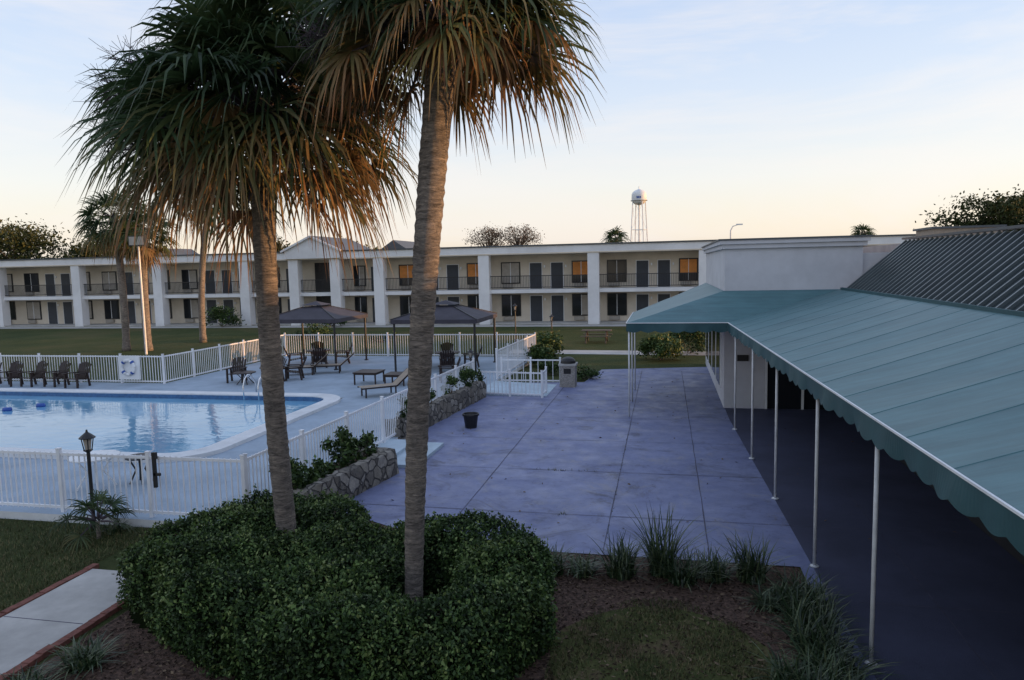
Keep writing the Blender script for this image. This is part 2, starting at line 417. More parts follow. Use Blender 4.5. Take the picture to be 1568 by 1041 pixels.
for y in (13.1,16,18.9,21.8,24.7,27.6,30.5):
    if y<28: strip(-6.3,y,-3.87,y); strip(-3.83,y,-1.02,y)
    else: strip(-2.5,y,-1.02,y)
    strip(-.98,y,.68,y); strip(.72,y,1.8,y)
    if y<23: strip(1.82,y,5.3,y)
for y in (1.5,4.4,7.3,10.2): strip(2.6,y,5.3,y)
strip(3.6,-4,3.6,23)
g.finish('patio')
C=np.stack([R.uniform(-3.0,-1.5,40),16.0+R.normal(0,.03,40),np.full(40,.02)],1); C[:20,0]=-2.4+R.normal(0,.12,20)
C2=np.stack([-1.9+R.normal(0,.06,14),13.1+R.normal(0,.04,14),np.full(14,.02)],1)
C3=np.stack([-1.0+R.normal(0,.012,30),R.uniform(12,20,30),np.full(30,.02)],1)
g=Ob(); g.strips('w',M_grassblade,*blades(np.concatenate([C,C2,C3]),.05,.06,.012)); g.finish('joint_weeds')
# walkway far
g=Ob(); g.poly('s',M_concrete,[(-8.5,38.1,.012),(8,37.2,.012),(8,38.9,.012),(-8.5,39.9,.012)])
g.poly('s',M_concrete,[(-70,55.3,.012),(25,55.3,.012),(25,57.2,.012),(-70,57.2,.012)])
g.finish('concrete_walkway')
# near path with brick edging
g=Ob()
g.box('slab',M_concrete,(-8.95,2,0),(-7.65,9.4,.05))
for y in np.arange(2,9.4,.21):
    for x in (-9.08,-7.64):
        j=rnd.uniform(-.008,.008); g.box('brick_edging',M_brick,(x+j,y,0),(x+.115+j,y+.2,.065+rnd.uniform(-.008,.008)))
for y in (3.3,4.8,6.3,7.8): g.box('joints',M_joint,(-8.94,y,.046),(-7.66,y+.012,.053))
g.finish('garden_path')

# ---------------------------------------------------------------- pool deck & pool
DZ=.15
px0,px1,py0,py1=-42,-11.6,15.4,23.4
cr=.9
def rrect(x0,y0,x1,y1,r,n=8):
    P=[]
    for cx,cy,a0 in ((x1-r,y1-r,0),(x0+r,y1-r,90),(x0+r,y0+r,180),(x1-r,y0+r,270)):
        for i in range(n+1):
            a=math.radians(a0+90*i/n); P.append((cx+r*math.cos(a),cy+r*math.sin(a)))
    return P
inner=rrect(px0,py0,px1,py1,cr); mid=rrect(px0-.55,py0-.55,px1+.55,py1+.55,cr+.5)
g=Ob()
ex=lambda y:-7.45+(y-11.4)*(1.1/24.)
def deckpoly(pts): 
    g.poly('top',M_deck,[(x,y,DZ) for x,y in pts])
    for i in range(len(pts)):
        a=pts[i];c=pts[(i+1)%len(pts)]; g.poly('edge',M_coping,[(a[0],a[1],0),(c[0],c[1],0),(c[0],c[1],DZ),(a[0],a[1],DZ)])
X0,X1,Y0,Y1=px0-.3,px1+.3,py0-.3,py1+.3
deckpoly([(-60,11.3),(-7.45,11.3),(ex(Y0),Y0),(-60,Y0)])
deckpoly([(X1,Y0),(ex(Y0),Y0),(ex(Y1),Y1),(X1,Y1)])
deckpoly([(-60,Y0),(X0,Y0),(X0,Y1),(-60,Y1)])
deckpoly([(-60,Y1),(ex(Y1),Y1),(ex(26.2),26.2),(-60,26.2)])
deckpoly([(-20.6,26.2),(ex(26.2),26.2),(ex(35.6),35.6),(-20.2,35.6)])
g.finish('pool_deck')
g=Ob(); n=len(inner)
def wallring(name,m,P,z0,z1):
    for i in range(len(P)):
        a=P[i];c=P[(i+1)%len(P)]; g.poly(name,m,[(a[0],a[1],z0),(c[0],c[1],z0),(c[0],c[1],z1),(a[0],a[1],z1)])
for i in range(n):
    a,b_,c,d=inner[i],inner[(i+1)%n],mid[(i+1)%n],mid[i]
    g.poly('coping',M_coping,[(a[0],a[1],DZ+.1),(d[0],d[1],DZ+.1),(c[0],c[1],DZ+.1),(b_[0],b_[1],DZ+.1)])
wallring('coping',M_coping,mid,DZ-.1,DZ+.1)
wallring('coping',M_coping,inner,DZ+.06,DZ+.1)
wallring('tile_band',M_tile,inner,-.12,DZ+.06)
wallring('basin',M_paintblue,inner,-1.4,-.12)
g.poly('basin',M_paintblue,[(x,y,-1.4) for x,y in inner])
g.finish('swimming_pool')
g=Ob(); g.poly('w',M_water,[(x,y,.06) for x,y in rrect(px0+.002,py0+.002,px1-.002,py1-.002,cr)]); g.finish('pool_water')
# ladder
g=Ob()
for x in (-15.0,-14.4):
    g.tube('rails',M_chrome,[(x,23.2,-.3),(x,23.2,.6),(x,23.3,.85),(x,23.5,.98),(x,23.75,.9),(x,24.0,.6),(x,24.05,.15)],.025,8)
for z in (-.1,-.35): g.box('treads',M_chrome,(-15,23.12,z),(-14.4,23.24,z+.03))
g.finish('pool_ladder',smooth=('rails',))
for (x,y) in ((-22.6,20.6),(-23.7,19.8),(-22.0,21.4),(-23.3,17.8),(-23.1,16.8)):
    g=Ob(); g.tube('f',M_blue,[(x-.16,y,.1),(x-.12,y,.1),(x+.12,y+.03,.1),(x+.16,y+.03,.1)],[.03,.09,.09,.03],10); g.finish('pool_float',True)

# ---------------------------------------------------------------- fence
def fence(name,pts,z0,h,sp=.115,post=2.0):
    g=Ob()
    for (x0,y0),(x1,y1) in zip(pts[:-1],pts[1:]):
        L=math.hypot(x1-x0,y1-y0); dx,dy=(x1-x0)/L,(y1-y0)/L; rot=math.atan2(dy,dx)
        for z in (z0+.1,z0+h-.07): g.beam('rails',M_fence,(x0,y0,z),(x1,y1,z),.035,.05)
        k=int(L/sp)
        for i in range(k+1):
            t=i*L/k; x=x0+dx*t;y=y0+dy*t
            g.box('pickets',M_fence,(x-.011,y-.009,z0+.05),(x+.011,y+.009,z0+h-.03+rnd.uniform(-.004,.004)),rot)
        k=max(1,round(L/post))
        for i in range(k+1):
            t=i*L/k; x=x0+dx*t;y=y0+dy*t
            g.box('posts',M_fence,(x-.035,y-.035,z0-.02),(x+.035,y+.035,z0+h+.03),rot)
            g.box('posts',M_fence,(x-.042,y-.042,z0+h+.031),(x+.042,y+.042,z0+h+.05),rot)
    return g.finish(name)
FH=1.22
fence('picket_fence',[(-45,11.45),(-7.5,11.45)],DZ,FH,sp=.125)
fence('picket_fence',[(-7.5,11.5),(ex(25.2)-.05,25.2)],DZ,FH)
fence('picket_fence',[(ex(28.3)-.05,28.3),(ex(35.4)-.05,35.4),(-20.2,35.4),(-20.5,26.05),(-45,26.0)],DZ,FH,sp=.13)
g=Ob(); g.box('latch',M_dark,(-9.33,11.36,.75),(-9.27,11.41,1.3)); g.box('latch',M_dark,(-9.33,11.36,1.3),(-9.24,11.41,1.42)); g.box('hinge',M_dark,(-9.33,11.36,.98),(-9.18,11.4,1.03)); g.finish('gate_latch')
g=Ob()
g.hexa('ramp',M_paintblue,[(-6.75,25.3,.021),(-4.2,25.3,.021),(-4.2,27.9,.021),(-6.75,27.9,.021),(-6.75,25.3,DZ),(-4.2,25.3,.03),(-4.2,27.9,.03),(-6.75,27.9,DZ)])
g.finish('access_ramp')
fence('ramp_railing',[(-6.7,25.25),(-4.3,25.0),(-4.3,25.9)],.03,.95,sp=.15,post=1.2)
fence('ramp_railing',[(-6.5,28.2),(-4.1,28.2)],.03,1.0,sp=.3,post=1.2)

# ---------------------------------------------------------------- stone planters
def stonewall(name,x0,y0,x1,y1,w,h):
    g=Ob(); L=math.hypot(x1-x0,y1-y0); n=max(2,int(L/.14)); dx,dy=(x1-x0)/L,(y1-y0)/L; sx,sy=-dy,dx
    prof=[(-w/2,0),(-w/2-.01,h*.35),(-w/2,h*.7),(-w/2+.04,h),(0,h+.02),(w/2-.04,h),(w/2,h*.7),(w/2+.01,h*.35),(w/2,0)]
    p=g.part('wall',M_stone)
    for i in range(n+1):
        t=i*L/n
        for (a,z) in prof:
            a2=a+rnd.uniform(-.035,.035); z2=max(0,z+(rnd.uniform(-.035,.035) if z>0 else 0)); tt=t+rnd.uniform(-.02,.02)
            p['v'].append((x0+dx*tt+sx*a2,y0+dy*tt+sy*a2,z2))
    m=len(prof)
    for i in range(n):
        for j in range(m-1): p['f'].append((i*m+j,(i+1)*m+j,(i+1)*m+j+1,i*m+j+1))
    p['f'].append(tuple(range(m))); p['f'].append(tuple(n*m+j for j in range(m))[::-1])
    g.finish(name)
stonewall('stone_wall',-6.75,11.6,-6.2,15.3,.34,.6)
stonewall('stone_wall',-6.35,15.2,-7.2,15.35,.3,.58)
stonewall('stone_wall',-7.2,18.35,-6.55,25.0,.36,.62)
stonewall('stone_wall',-7.1,18.3,-7.5,18.3,.3,.6)
g=Ob(); g.poly('s',M_mulch,[(-7.38,11.9,.42),(-6.8,11.9,.42),(-6.35,15.1,.42),(-7.2,15.1,.42)]); g.poly('s',M_mulch,[(-7.25,18.6,.45),(-7.15,18.6,.45),(-6.6,24.8,.45),(-6.95,24.8,.45)]); g.finish('planter_soil')
g=Ob(); g.box('lower',M_paintblue,(-7.3,15.7,.02),(-5.75,17.9,.1)); g.box('upper',M_paintblue,(-7.35,15.8,.1),(-6.5,17.8,.18)); g.finish('patio_step')

def shrub(name,x,y,z,rx,ry,h,n,seed,leaf=.05,m=None,tone=(0,1),stems=10,gap=.5):
    r=np.random.RandomState(seed); o=Ob()
    nc=max(5,int(n/90)); C=[]
    for i in range(nc):
        a=r.uniform(0,6.283); q=math.sqrt(r.rand()); zz=r.uniform(.25,1)
        C.append((x+rx*q*math.cos(a)*(1-.3*zz*zz),y+ry*q*math.sin(a)*(1-.3*zz*zz),z+h*zz*(1-.25*q)))
    C=np.array(C); P=C[r.randint(nc,size=n)]+r.normal(size=(n,3))*np.array([rx,ry,h*.6])*.17*gap/.5
    P[:,2]=np.maximum(P[:,2],z+.02)
    T=np.clip(r.uniform(tone[0],tone[1],n)*.7+.3*(P[:,2]-z)/h,0,1)
    o.strips('leaves',m or M_hedge,*leafquads(P,leaf,T))
    for i in range(stems):
        c=C[r.randint(nc)]; o.tube('stems',M_bark,[(x+r.normal()*.05,y+r.normal()*.05,z-.02),((x+c[0])/2,(y+c[1])/2,z+(c[2]-z)*.55),tuple(c)],[.014,.01,.005],5,False)
    o.finish(name)
k=20
for (x,y,rx,h,n) in ((-7.1,12.3,.45,.75,900),(-6.9,12.9,.4,.45,500),(-6.9,14.3,.42,.8,1000),(-6.75,14.9,.4,.65,700),(-7.0,13.6,.3,.5,350),
    (-7.2,18.8,.3,.8,420),(-7.0,20.6,.3,.6,300),(-6.9,22.3,.35,.7,400),(-6.75,23.8,.35,.95,550),(-6.7,24.7,.35,.8,400)):
    k+=1; shrub('planter_shrub',x,y,.42,rx,rx,h,n,k,.055)
shrub('round_shrub',-6.0,36.3,0,.9,.9,1.3,3200,50,.07,tone=(.1,1)); shrub('round_shrub',-5.7,33.3,0,.8,.8,1.0,2600,51,.07,tone=(.1,1))
shrub('round_shrub',-.2,35.8,0,1.0,.9,1.2,3600,52,.07,tone=(.3,1.2)); shrub('round_shrub',1.2,38.5,0,1.1,1,1.9,2600,53,.07)
shrub('low_shrub',-3.3,29.6,0,.8,.5,.5,900,54,.06); shrub('low_shrub',-4.9,30.6,0,.7,.7,.6,900,55,.06)
shrub('low_shrub',-6.3,39.8,0,.8,.6,.9,900,56,.07); shrub('low_shrub',-24,46,0,1.4,1,1.1,1500,57,.08); shrub('low_shrub',-38,56.2,0,1.6,.8,1.9,1800,58,.1)
shrub('low_shrub',-27.5,56,0,1.3,.7,1.0,1300,59,.1);shrub('low_shrub',-18,44,0,1.2,.7,.6,900,60,.08);shrub('low_shrub',-33,27.5,0,2.2,.5,.9,1400,61,.08)

# ---------------------------------------------------------------- hedge
caps=[((-6.35,9.1),(-5.9,9.9),1.25,1.2),((-6.35,9.0),(-5.0,8.2),1.2,1.1),((-5.5,9.6),(-5.0,9.2),1.1,.95),((-5.0,8.2),(-3.6,7.15),1.12,.62),((-4.7,8.7),(-4.0,8.5),1.0,.72),((-3.6,7.15),(-2.4,7.15),.62,.6),((-2.4,7.15),(-1.98,8.3),.6,.55),
      ((-1.98,8.3),(-2.15,9.4),.55,.58),((-2.2,9.5),(-3.5,9.95),.6,.55),((-3.9,9.2),(-3.4,9.6),.42,.45)]
def sdf2(x,y):
    d=np.full(x.shape,9.)
    for (a,b_,ra,rb) in caps:
        ax,ay=a;bx,by=b_;L2=(bx-ax)**2+(by-ay)**2
        t=np.clip(((x-ax)*(bx-ax)+(y-ay)*(by-ay))/L2,0,1)
        dd=np.hypot(x-ax-t*(bx-ax),y-ay-t*(by-ay))-(ra+(rb-ra)*t)
        k=.16; h=np.clip(.5+.5*(d-dd)/k,0,1); d=d*(1-h)+dd*h-k*h*(1-h)
    return d
def wob(x,y,z): return .055*np.sin(3.1*x+1.3*y)+.05*np.sin(4.7*y-2*x+3*z)+.04*np.sin(9*x+5*z)*np.cos(8*y)+.03*np.sin(17*x-11*y+9*z)+.02*np.sin(29*x+23*y)
def hsdf(x,y,z):
    d2=sdf2(x,y)+.0; H=.93; r=.25
    qx=d2+r; qz=np.abs(z-H/2)-H/2+r
    return np.minimum(np.maximum(qx,qz),0)+np.hypot(np.maximum(qx,0),np.maximum(qz,0))-r+wob(x,y,z)
P=R.uniform([-8,6,0],[-1,11.6,1.2],(3200000,3)); D=hsdf(P[:,0],P[:,1],P[:,2])
keep=(D>-.08)&(D<.02+.09*R.rand(len(D))**7); P=P[keep]; D=D[keep]
if len(P)>160000: s_=R.permutation(len(P))[:160000]; P=P[s_]; D=D[s_]
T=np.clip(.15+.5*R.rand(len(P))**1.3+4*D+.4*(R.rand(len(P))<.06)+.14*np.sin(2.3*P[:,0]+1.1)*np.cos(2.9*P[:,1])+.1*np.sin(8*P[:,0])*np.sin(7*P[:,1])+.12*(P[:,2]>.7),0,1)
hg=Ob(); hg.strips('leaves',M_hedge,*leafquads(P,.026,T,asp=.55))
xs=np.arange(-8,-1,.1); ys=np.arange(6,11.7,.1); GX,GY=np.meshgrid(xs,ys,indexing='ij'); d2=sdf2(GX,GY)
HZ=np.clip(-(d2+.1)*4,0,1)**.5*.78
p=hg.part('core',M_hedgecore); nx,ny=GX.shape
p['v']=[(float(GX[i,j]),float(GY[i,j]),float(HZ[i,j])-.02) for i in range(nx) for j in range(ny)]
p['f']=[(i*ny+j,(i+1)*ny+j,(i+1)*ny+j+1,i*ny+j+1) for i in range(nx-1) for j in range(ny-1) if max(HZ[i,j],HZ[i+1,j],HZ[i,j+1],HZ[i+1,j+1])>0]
hg.finish('clipped_hedge')

# ---------------------------------------------------------------- tufts, lawn blades, mulch chips
def tuft(name,x,y,r,h,n,spread):
    n=int(n*.8); a=R.uniform(0,6.283,n); q=np.sqrt(R.rand(n))*r
    C=np.stack([x+q*np.cos(a),y+q*np.sin(a),np.zeros(n)],1)
    o=Ob(); o.strips('b',M_tuft,*blades(C,h*.85,spread,.028,5)); o.finish(name)
for (x,y,r,h,n,s_) in ((-1.75,10.5,.22,.45,200,.5),(-1.25,10.55,.2,.33,150,.42),(-.65,10.6,.22,.66,200,.6),(-.05,10.75,.2,1.0,200,.75),(.25,10.5,.2,.55,160,.55),(.7,10.7,.22,.48,200,.5),(1.25,10.75,.2,.7,200,.6),
    (1.85,10.1,.3,.45,280,.55),(1.85,9.5,.3,.46,300,.55),(1.8,8.9,.3,.5,300,.55),(1.85,8.3,.3,.46,300,.55),(1.75,7.7,.3,.5,300,.55),(1.8,7.1,.3,.46,280,.5),(1.7,6.6,.3,.45,250,.5),(1.4,9.9,.2,.33,150,.45),(1.35,8.0,.2,.4,150,.45),(1.3,7.2,.2,.35,150,.45),
    (-6.9,7.0,.2,.35,220,.45),(-7.1,6.4,.2,.3,150,.4),(-9.9,11.0,.15,.3,80,.3)):
    tuft('ornamental_grass',x,y,r,h,n,s_)
n=22000
a=R.uniform(0,6.283,n);q=np.sqrt(R.rand(n)); C=np.stack([-.05+1.3*q*np.cos(a),7.9+1.95*q*np.sin(a),np.full(n,.01)],1)
C=C[(np.sin(5*C[:,0]+2)*np.cos(4*C[:,1])+R.normal(0,.6,n))>-.1]
nl=36000
Cl=np.stack([-9.15-R.rand(nl)**1.3*8,R.uniform(6.5,11.25,nl),np.full(nl,.0)],1)
o=Ob(); o.strips('b',M_grassblade,*blades(np.concatenate([C,Cl]),.055,.05,.008,2)); o.finish('lawn_grass')
n=20000
C=np.stack([R.uniform(-7.4,2.0,n),R.uniform(5.5,11.3,n),R.uniform(.005,.03,n)],1)
o=Ob(); o.strips('b',M_mulchbit,*leafquads(C,.03,R.rand(n)**2,flat=.9,asp=.3)); o.finish('mulch_chips')
n=700
C=np.stack([R.uniform(-7.3,2.0,n),R.uniform(5,11.2,n),R.uniform(.03,.05,n)],1); C2=np.stack([R.uniform(-6,5,160),R.uniform(11.5,30,160),np.full(160,.032)],1)
o=Ob(); o.strips('b',M_mulchbit,*leafquads(np.concatenate([C,C2]),.035,np.full(n+160,.9),flat=.9,asp=.5)); o.finish('fallen_leaves')

# ---------------------------------------------------------------- restaurant building
b=Ob()
b.box('walls',M_stucco,(5.4,-5,0),(22,23.8,3.8))
b.box('tower_block',M_stucco,(1.85,23.8,0),(5.9,34.5,5.12))
b.box('cornice',M_stucco,(1.75,23.7,5.121),(6.0,34.6,5.26)); b.box('cornice',M_white,(1.68,23.63,5.261),(6.07,34.67,5.38)); b.box('cornice_cap',M_cap,(1.64,23.59,5.381),(6.11,34.71,5.43))
b.box('walls',M_stucco,(5.901,23.9,0),(22,34,4.9))
for y in (25.0,27.2,29.4,31.6):
    b.box('window_frames',M_white,(1.80,y-.06,.5),(1.849,y+1.56,2.5)); b.box('windows',M_glass,(1.785,y,.56),(1.799,y+.72,2.44)); b.box('windows',M_glass,(1.785,y+.78,.56),(1.799,y+1.5,2.44))
b.box('windows',M_glass,(3.1,23.76,.03),(5.35,23.797,2.6))
for x in (3.1,4.2,5.3): b.box('window_frames',M_dark,(x,23.70,.03),(x+.07,23.755,2.6))
b.box('plaque',M_dark,(2.25,23.765,1.55),(2.6,23.797,1.75))
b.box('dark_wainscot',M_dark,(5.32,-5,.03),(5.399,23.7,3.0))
for y in np.arange(0,23,3.2):
    b.box('windows',M_glass,(5.28,y,.5),(5.319,y+2.2,2.4)); b.box('window_frames',M_dark,(5.25,y+1.05,.5),(5.279,y+1.12,2.4))
x0,x1,zb,zt=5.32,7.0,3.72,5.2
b.poly('mansard_roof',M_metalroof,[(x0,-5,zb),(x1,-5,zt),(x1,23.75,zt),(x0,23.75,zb)])
b.poly('mansard_roof',M_metalroof,[(x0,-5,zb),(x0,23.75,zb),(x0+.03,23.75,zb-.1),(x0+.03,-5,zb-.1)])
for y in np.arange(-5,23.75,.36):
    b.beam('ribs',M_rib,(x0-.01,y,zb+.03),(x1,y,zt+.03),.05,.06)
b.box('roof_trim',M_val,(x0-.06,-5,zb),(x0-.001,23.7,zb+.14))
b.box('ridge_cap',M_cap,(x1-.06,-5,zt+.06),(x1+.2,23.7,zt+.12))
b.box('flat_roof',M_roofflat,(x1,-5,zt-.4),(22,34,zt-.05))
b.box('rooftop_unit',M_tan,(10.2,31,zt-.05),(12.6,33,zt+.62)); b.box('rooftop_unit_cap',M_cap,(10.1,30.9,zt+.621),(12.7,33.1,zt+.7))
b.finish('restaurant_building')

# ---------------------------------------------------------------- awning
a=Ob(); ze,zt2=2.93,3.8
AY0=1.0; AYc=22.0; AN=19
def grid(P00,P10,P11,P01,nu,nv,sag=.03,per=None):
    p=a.part('canvas',M_awn); base=len(p['v'])
    P00,P10,P11,P01=[Vector(q) for q in (P00,P10,P11,P01)]
    for i in range(nu+1):
        u=i/nu
        for j in range(nv+1):
            v=j/nv; q=(P00*(1-u)+P10*u)*(1-v)+(P01*(1-u)+P11*u)*v
            s_=math.sin(math.pi*u)*sag*(.55+.45*math.sin(q.y*2.1)) ; ph=abs(math.sin(math.pi*v*AN)) if per else 0
            p['v'].append((q.x,q.y,q.z-s_-.03*ph*math.sin(math.pi*min(u*1.15+.05,1))))
    for i in range(nu):
        for j in range(nv): p['f'].append((base+i*(nv+1)+j,base+i*(nv+1)+j+1,base+(i+1)*(nv+1)+j+1,base+(i+1)*(nv+1)+j))
grid((EX(AY0),AY0,ze),(5.3,AY0,zt2),(5.3,23.75,zt2),(EX(AYc),AYc,ze),10,228,.02,True)
grid((-1.15,AYc,ze),(1.82,23.78,zt2),(5.3,23.78,zt2),(EX(AYc),AYc,ze),8,20,.02)
grid((-1.15,AYc,ze),(1.82,23.78,zt2),(1.82,34,zt2),(-1.15,27,ze),8,24,.02)
for kk in range(1,AN):
    t=kk/AN; y=AY0+(AYc-AY0)*t; y2=AY0+(23.75-AY0)*t
    pts=[]
    for i in range(11):
        u=i/10; yy=y*(1-u)+y2*u; xx=EX(y)*(1-u)+5.3*u; pts.append((xx,yy,ze+(zt2-ze)*u-math.sin(math.pi*u)*.02*(.55+.45*math.sin(yy*2.1))))
    a.tube('seams',M_awnseam,pts,.006,4,False)
def valance(x0,y0,x1,y1,ztop,dep=.24,per=.42):
    L=math.hypot(x1-x0,y1-y0); n=max(1,int(L/per)); m=8
    p=a.part('valance',M_val)
    d=(x1-x0)/L,(y1-y0)/L
    base=len(p['v'])
    for i in range(n*m+1):
        t=i/(n*m)*L; ph=(i%m)/m; zz=ztop-dep-.055*math.sin(math.pi*ph)
        off=.03*math.sin(t*3.1)+.015*math.sin(t*7.7)
        p['v'].append((x0+d[0]*t,y0+d[1]*t,ztop)); p['v'].append((x0+d[0]*t+d[1]*off,y0+d[1]*t-d[0]*off,zz))
    for i in range(n*m): p['f'].append((base+2*i,base+2*i+1,base+2*i+3,base+2*i+2))
    a.beam('piping',M_white,(x0,y0,ztop),(x1,y1,ztop),.022,.022)
valance(EX(AY0)-.01,AY0,EX(AYc)-.01,AYc,ze); valance(EX(AYc),AYc-.01,-1.15,AYc-.01,ze); valance(-1.16,AYc,-1.16,27,ze); valance(-1.16,27,1.8,33.9,ze)
for y in (2.3,8.6,11.35,14.6,17.6,20.7):
    x=EX(y)+.05
    a.tube('poles',M_pole,[(x,y,.02),(x,y,ze-.03)],.026,8); a.lathe('pole_bases',M_pole,x,y,[(.07,.025),(.07,.035),(.03,.05)],8)
    a.tube('rafters',M_pole,[(x,y,ze-.07),(5.28,y+1.7*(y-AY0)/21,zt2-.1)],.02,6)
for (x,y) in ((-1.08,22.05),(-1.1,24.6),(-1.1,26.9)):
    a.tube('poles',M_pole,[(x,y,.02),(x,y,ze-.03)],.026,8)
a.tube('rafters',M_pole,[(EX(AY0)+.05,AY0,ze-.05),(EX(AYc)+.05,AYc,ze-.05),(-1.1,AYc+.05,ze-.05),(-1.1,27,ze-.05)],.02,6)
a.finish('entrance_awning',smooth=('canvas','poles'))

# ---------------------------------------------------------------- motel
m=Ob(); YF=58.0; YW=59.8
xl,xr=-73,24
cols=[-72,-63,-54,-45.3,-36.5,-31.7,-27.8,-23.8,-14.6,-5.6,3.0,12,21]
m.box('walls',M_motelwall,(xl,YW,0),(xr,YW+10,6.3))
m.box('walkway_slab',M_motelwhite,(xl,YF-.15,2.55),(xr,YW-.002,2.85))
m.box('walkway_floor',M_concrete,(xl,YF-.4,0),(xr,YW-.002,.1))
m.box('fascia',M_motelwhite,(xl,YF-.5,5.72),(xr,YF-.2,6.34)); m.box('soffit',M_motelwhite,(xl,YF-.199,5.72),(xr,YW-.002,5.82))
m.box('fascia_band',M_motelwall,(xl,YF-.53,5.7),(xr,YF-.501,5.8))
m.box('roof_cap',M_cap,(xl,YF-.6,6.341),(xr,YF-.1,6.45)); m.box('roof',M_roofflat,(xl,YF-.09,6.301),(xr,YW+10.2,6.38))
for x in cols: m.box('columns',M_motelwhite,(x-.45,YF-.48,0),(x+.45,YF+.36,5.719))
def win(x0,x1,z0,z1,kind):
    m.box('window_frames',M_dark,(x0-.07,YW-.06,z0-.07),(x1+.07,YW-.002,z1+.07))
    m.box('windows',M_glass,(x0,YW-.075,z0),(x1,YW-.061,z1))
    if kind==1: 
        xm=x0+(x1-x0)*rnd.uniform(.35,.65); m.box('curtains',M_curtain,(xm,YW-.09,z0+.03),(x1-.03,YW-.076,z1-.03))
    if kind==2: m.box('sunset_tints',M_orange,(x0+.04,YW-.09,z0+.6),(x1-.04,YW-.076,z1-.04))  # sunset reflection drawn as an orange panel over the glass
    if kind==3: m.box('curtains',M_curtain,(x0+.03,YW-.09,z0+.03),(x1-.03,YW-.076,z1-.03))
    m.box('mullions',M_motelwhite,((x0+x1)/2-.025,YW-.11,z0),((x0+x1)/2+.025,YW-.091,z1))
    m.box('ac_units',M_curtain,(x0+.1,YW-.2,z0-.42),(x0+.95,YW-.003,z0-.1))
for c0,c1 in zip(cols[:-1],cols[1:]):
    W_=c1-c0
    for fl,z in ((0,.1),(1,2.85)):
        if c0==-31.7:
            m.box('stair_opening',M_dark,(c0+.9,YW-.02,z),(c1-.9,YW-.003,z+2.6))
        else:
            if W_>6:
                for wi,(u0,u1) in enumerate(((.115,.285),(.785,.945))):
                    k=rnd.choice([0,0,1,1,3])
                    if fl==1 and (c0,wi) in ((-23.8,0),(-23.8,1),(-14.6,1),(-5.6,1)): k=2
                    win(c0+W_*u0,c0+W_*u1,z+.5,z+2.2,k)
                for (u0,u1) in ((.385,.495),(.585,.695)):
                    m.box('door_frames',M_motelwhite,(c0+W_*u0-.06,YW-.03,z),(c0+W_*u1+.06,YW-.002,z+2.2)); m.box('doors',M_door,(c0+W_*u0,YW-.05,z),(c0+W_*u1,YW-.031,z+2.14))
                    m.box('wall_lamps',M_white,(c0+W_*u1+.2,YW-.12,z+1.75),(c0+W_*u1+.32,YW-.003,z+1.95))
            else:
                win(c0+W_*.2,c0+W_*.45,z+.5,z+2.2,rnd.choice([0,1])); m.box('doors',M_door,(c0+W_*.6,YW-.05,z),(c0+W_*.8,YW-.003,z+2.14))
        if fl==1:
            for zz in (2.98,3.92): m.box('railing',M_dark,(c0+.45,YF-.04,zz),(c1-.45,YF+.02,zz+.06))
            for x in np.arange(c0+.5,c1-.43,.13): m.box('railing',M_dark,(x,YF-.02,3.04),(x+.028,YF,3.92))
xa,xb=-32.3,-27.2; xm=(xa+xb)/2
y0,y1=YF-.75,YF-.535
q=[(xa,y0,5.8),(xb,y0,5.8),(xb,y0,6.5),(xm,y0,7.65),(xa,y0,6.5)]
nm,mm='gable',M_motelwhite
m.poly(nm,mm,q); m.poly(nm,mm,[(x,y1,z) for x,_,z in q][::-1]); m.poly(nm,mm,[q[0],q[1],(xb,y1,5.8),(xa,y1,5.8)])
m.poly(nm,mm,[q[1],q[2],(xb,y1,6.5),(xb,y1,5.8)]); m.poly(nm,mm,[q[4],q[0],(xa,y1,5.8),(xa,y1,6.5)])
m.poly('gable_roof',M_cap,[(xa-.2,YF-.85,6.47),(xm,YF-.85,7.75),(xm,YF+7,7.75),(xa-.2,YF+7,6.47)])
m.poly('gable_roof',M_cap,[(xm,YF-.85,7.751),(xb+.2,YF-.85,6.47),(xb+.2,YF+7,6.47),(xm,YF+7,7.751)])
m.beam('gable_trim',M_motelwhite,(xa-.25,YF-.9,6.42),(xm,YF-.9,7.68),.12,.16); m.beam('gable_trim',M_motelwhite,(xb+.25,YF-.9,6.42),(xm,YF-.9,7.68),.12,.16)
m.finish('motel_building')
for (x,y) in ((-27.5,71),(-57,71)):
    g=Ob(); g.box('walls',M_motelwall,(x-3,y,0),(x+3,y+8,6.4)); g.poly('roof',M_cap,[(x-1.6,y-.3,6.7),(x+1.6,y-.3,6.7),(x,y-.3,7.75)])
    g.poly('roof',M_cap,[(x-1.6,y-.3,6.7),(x,y-.3,7.75),(x,y+8,7.75),(x-1.6,y+8,6.7)]); g.poly('roof',M_cap,[(x,y-.3,7.75),(x+1.6,y-.3,6.7),(x+1.6,y+8,6.7),(x,y+8,7.75)])
    g.finish('gabled_outbuilding')

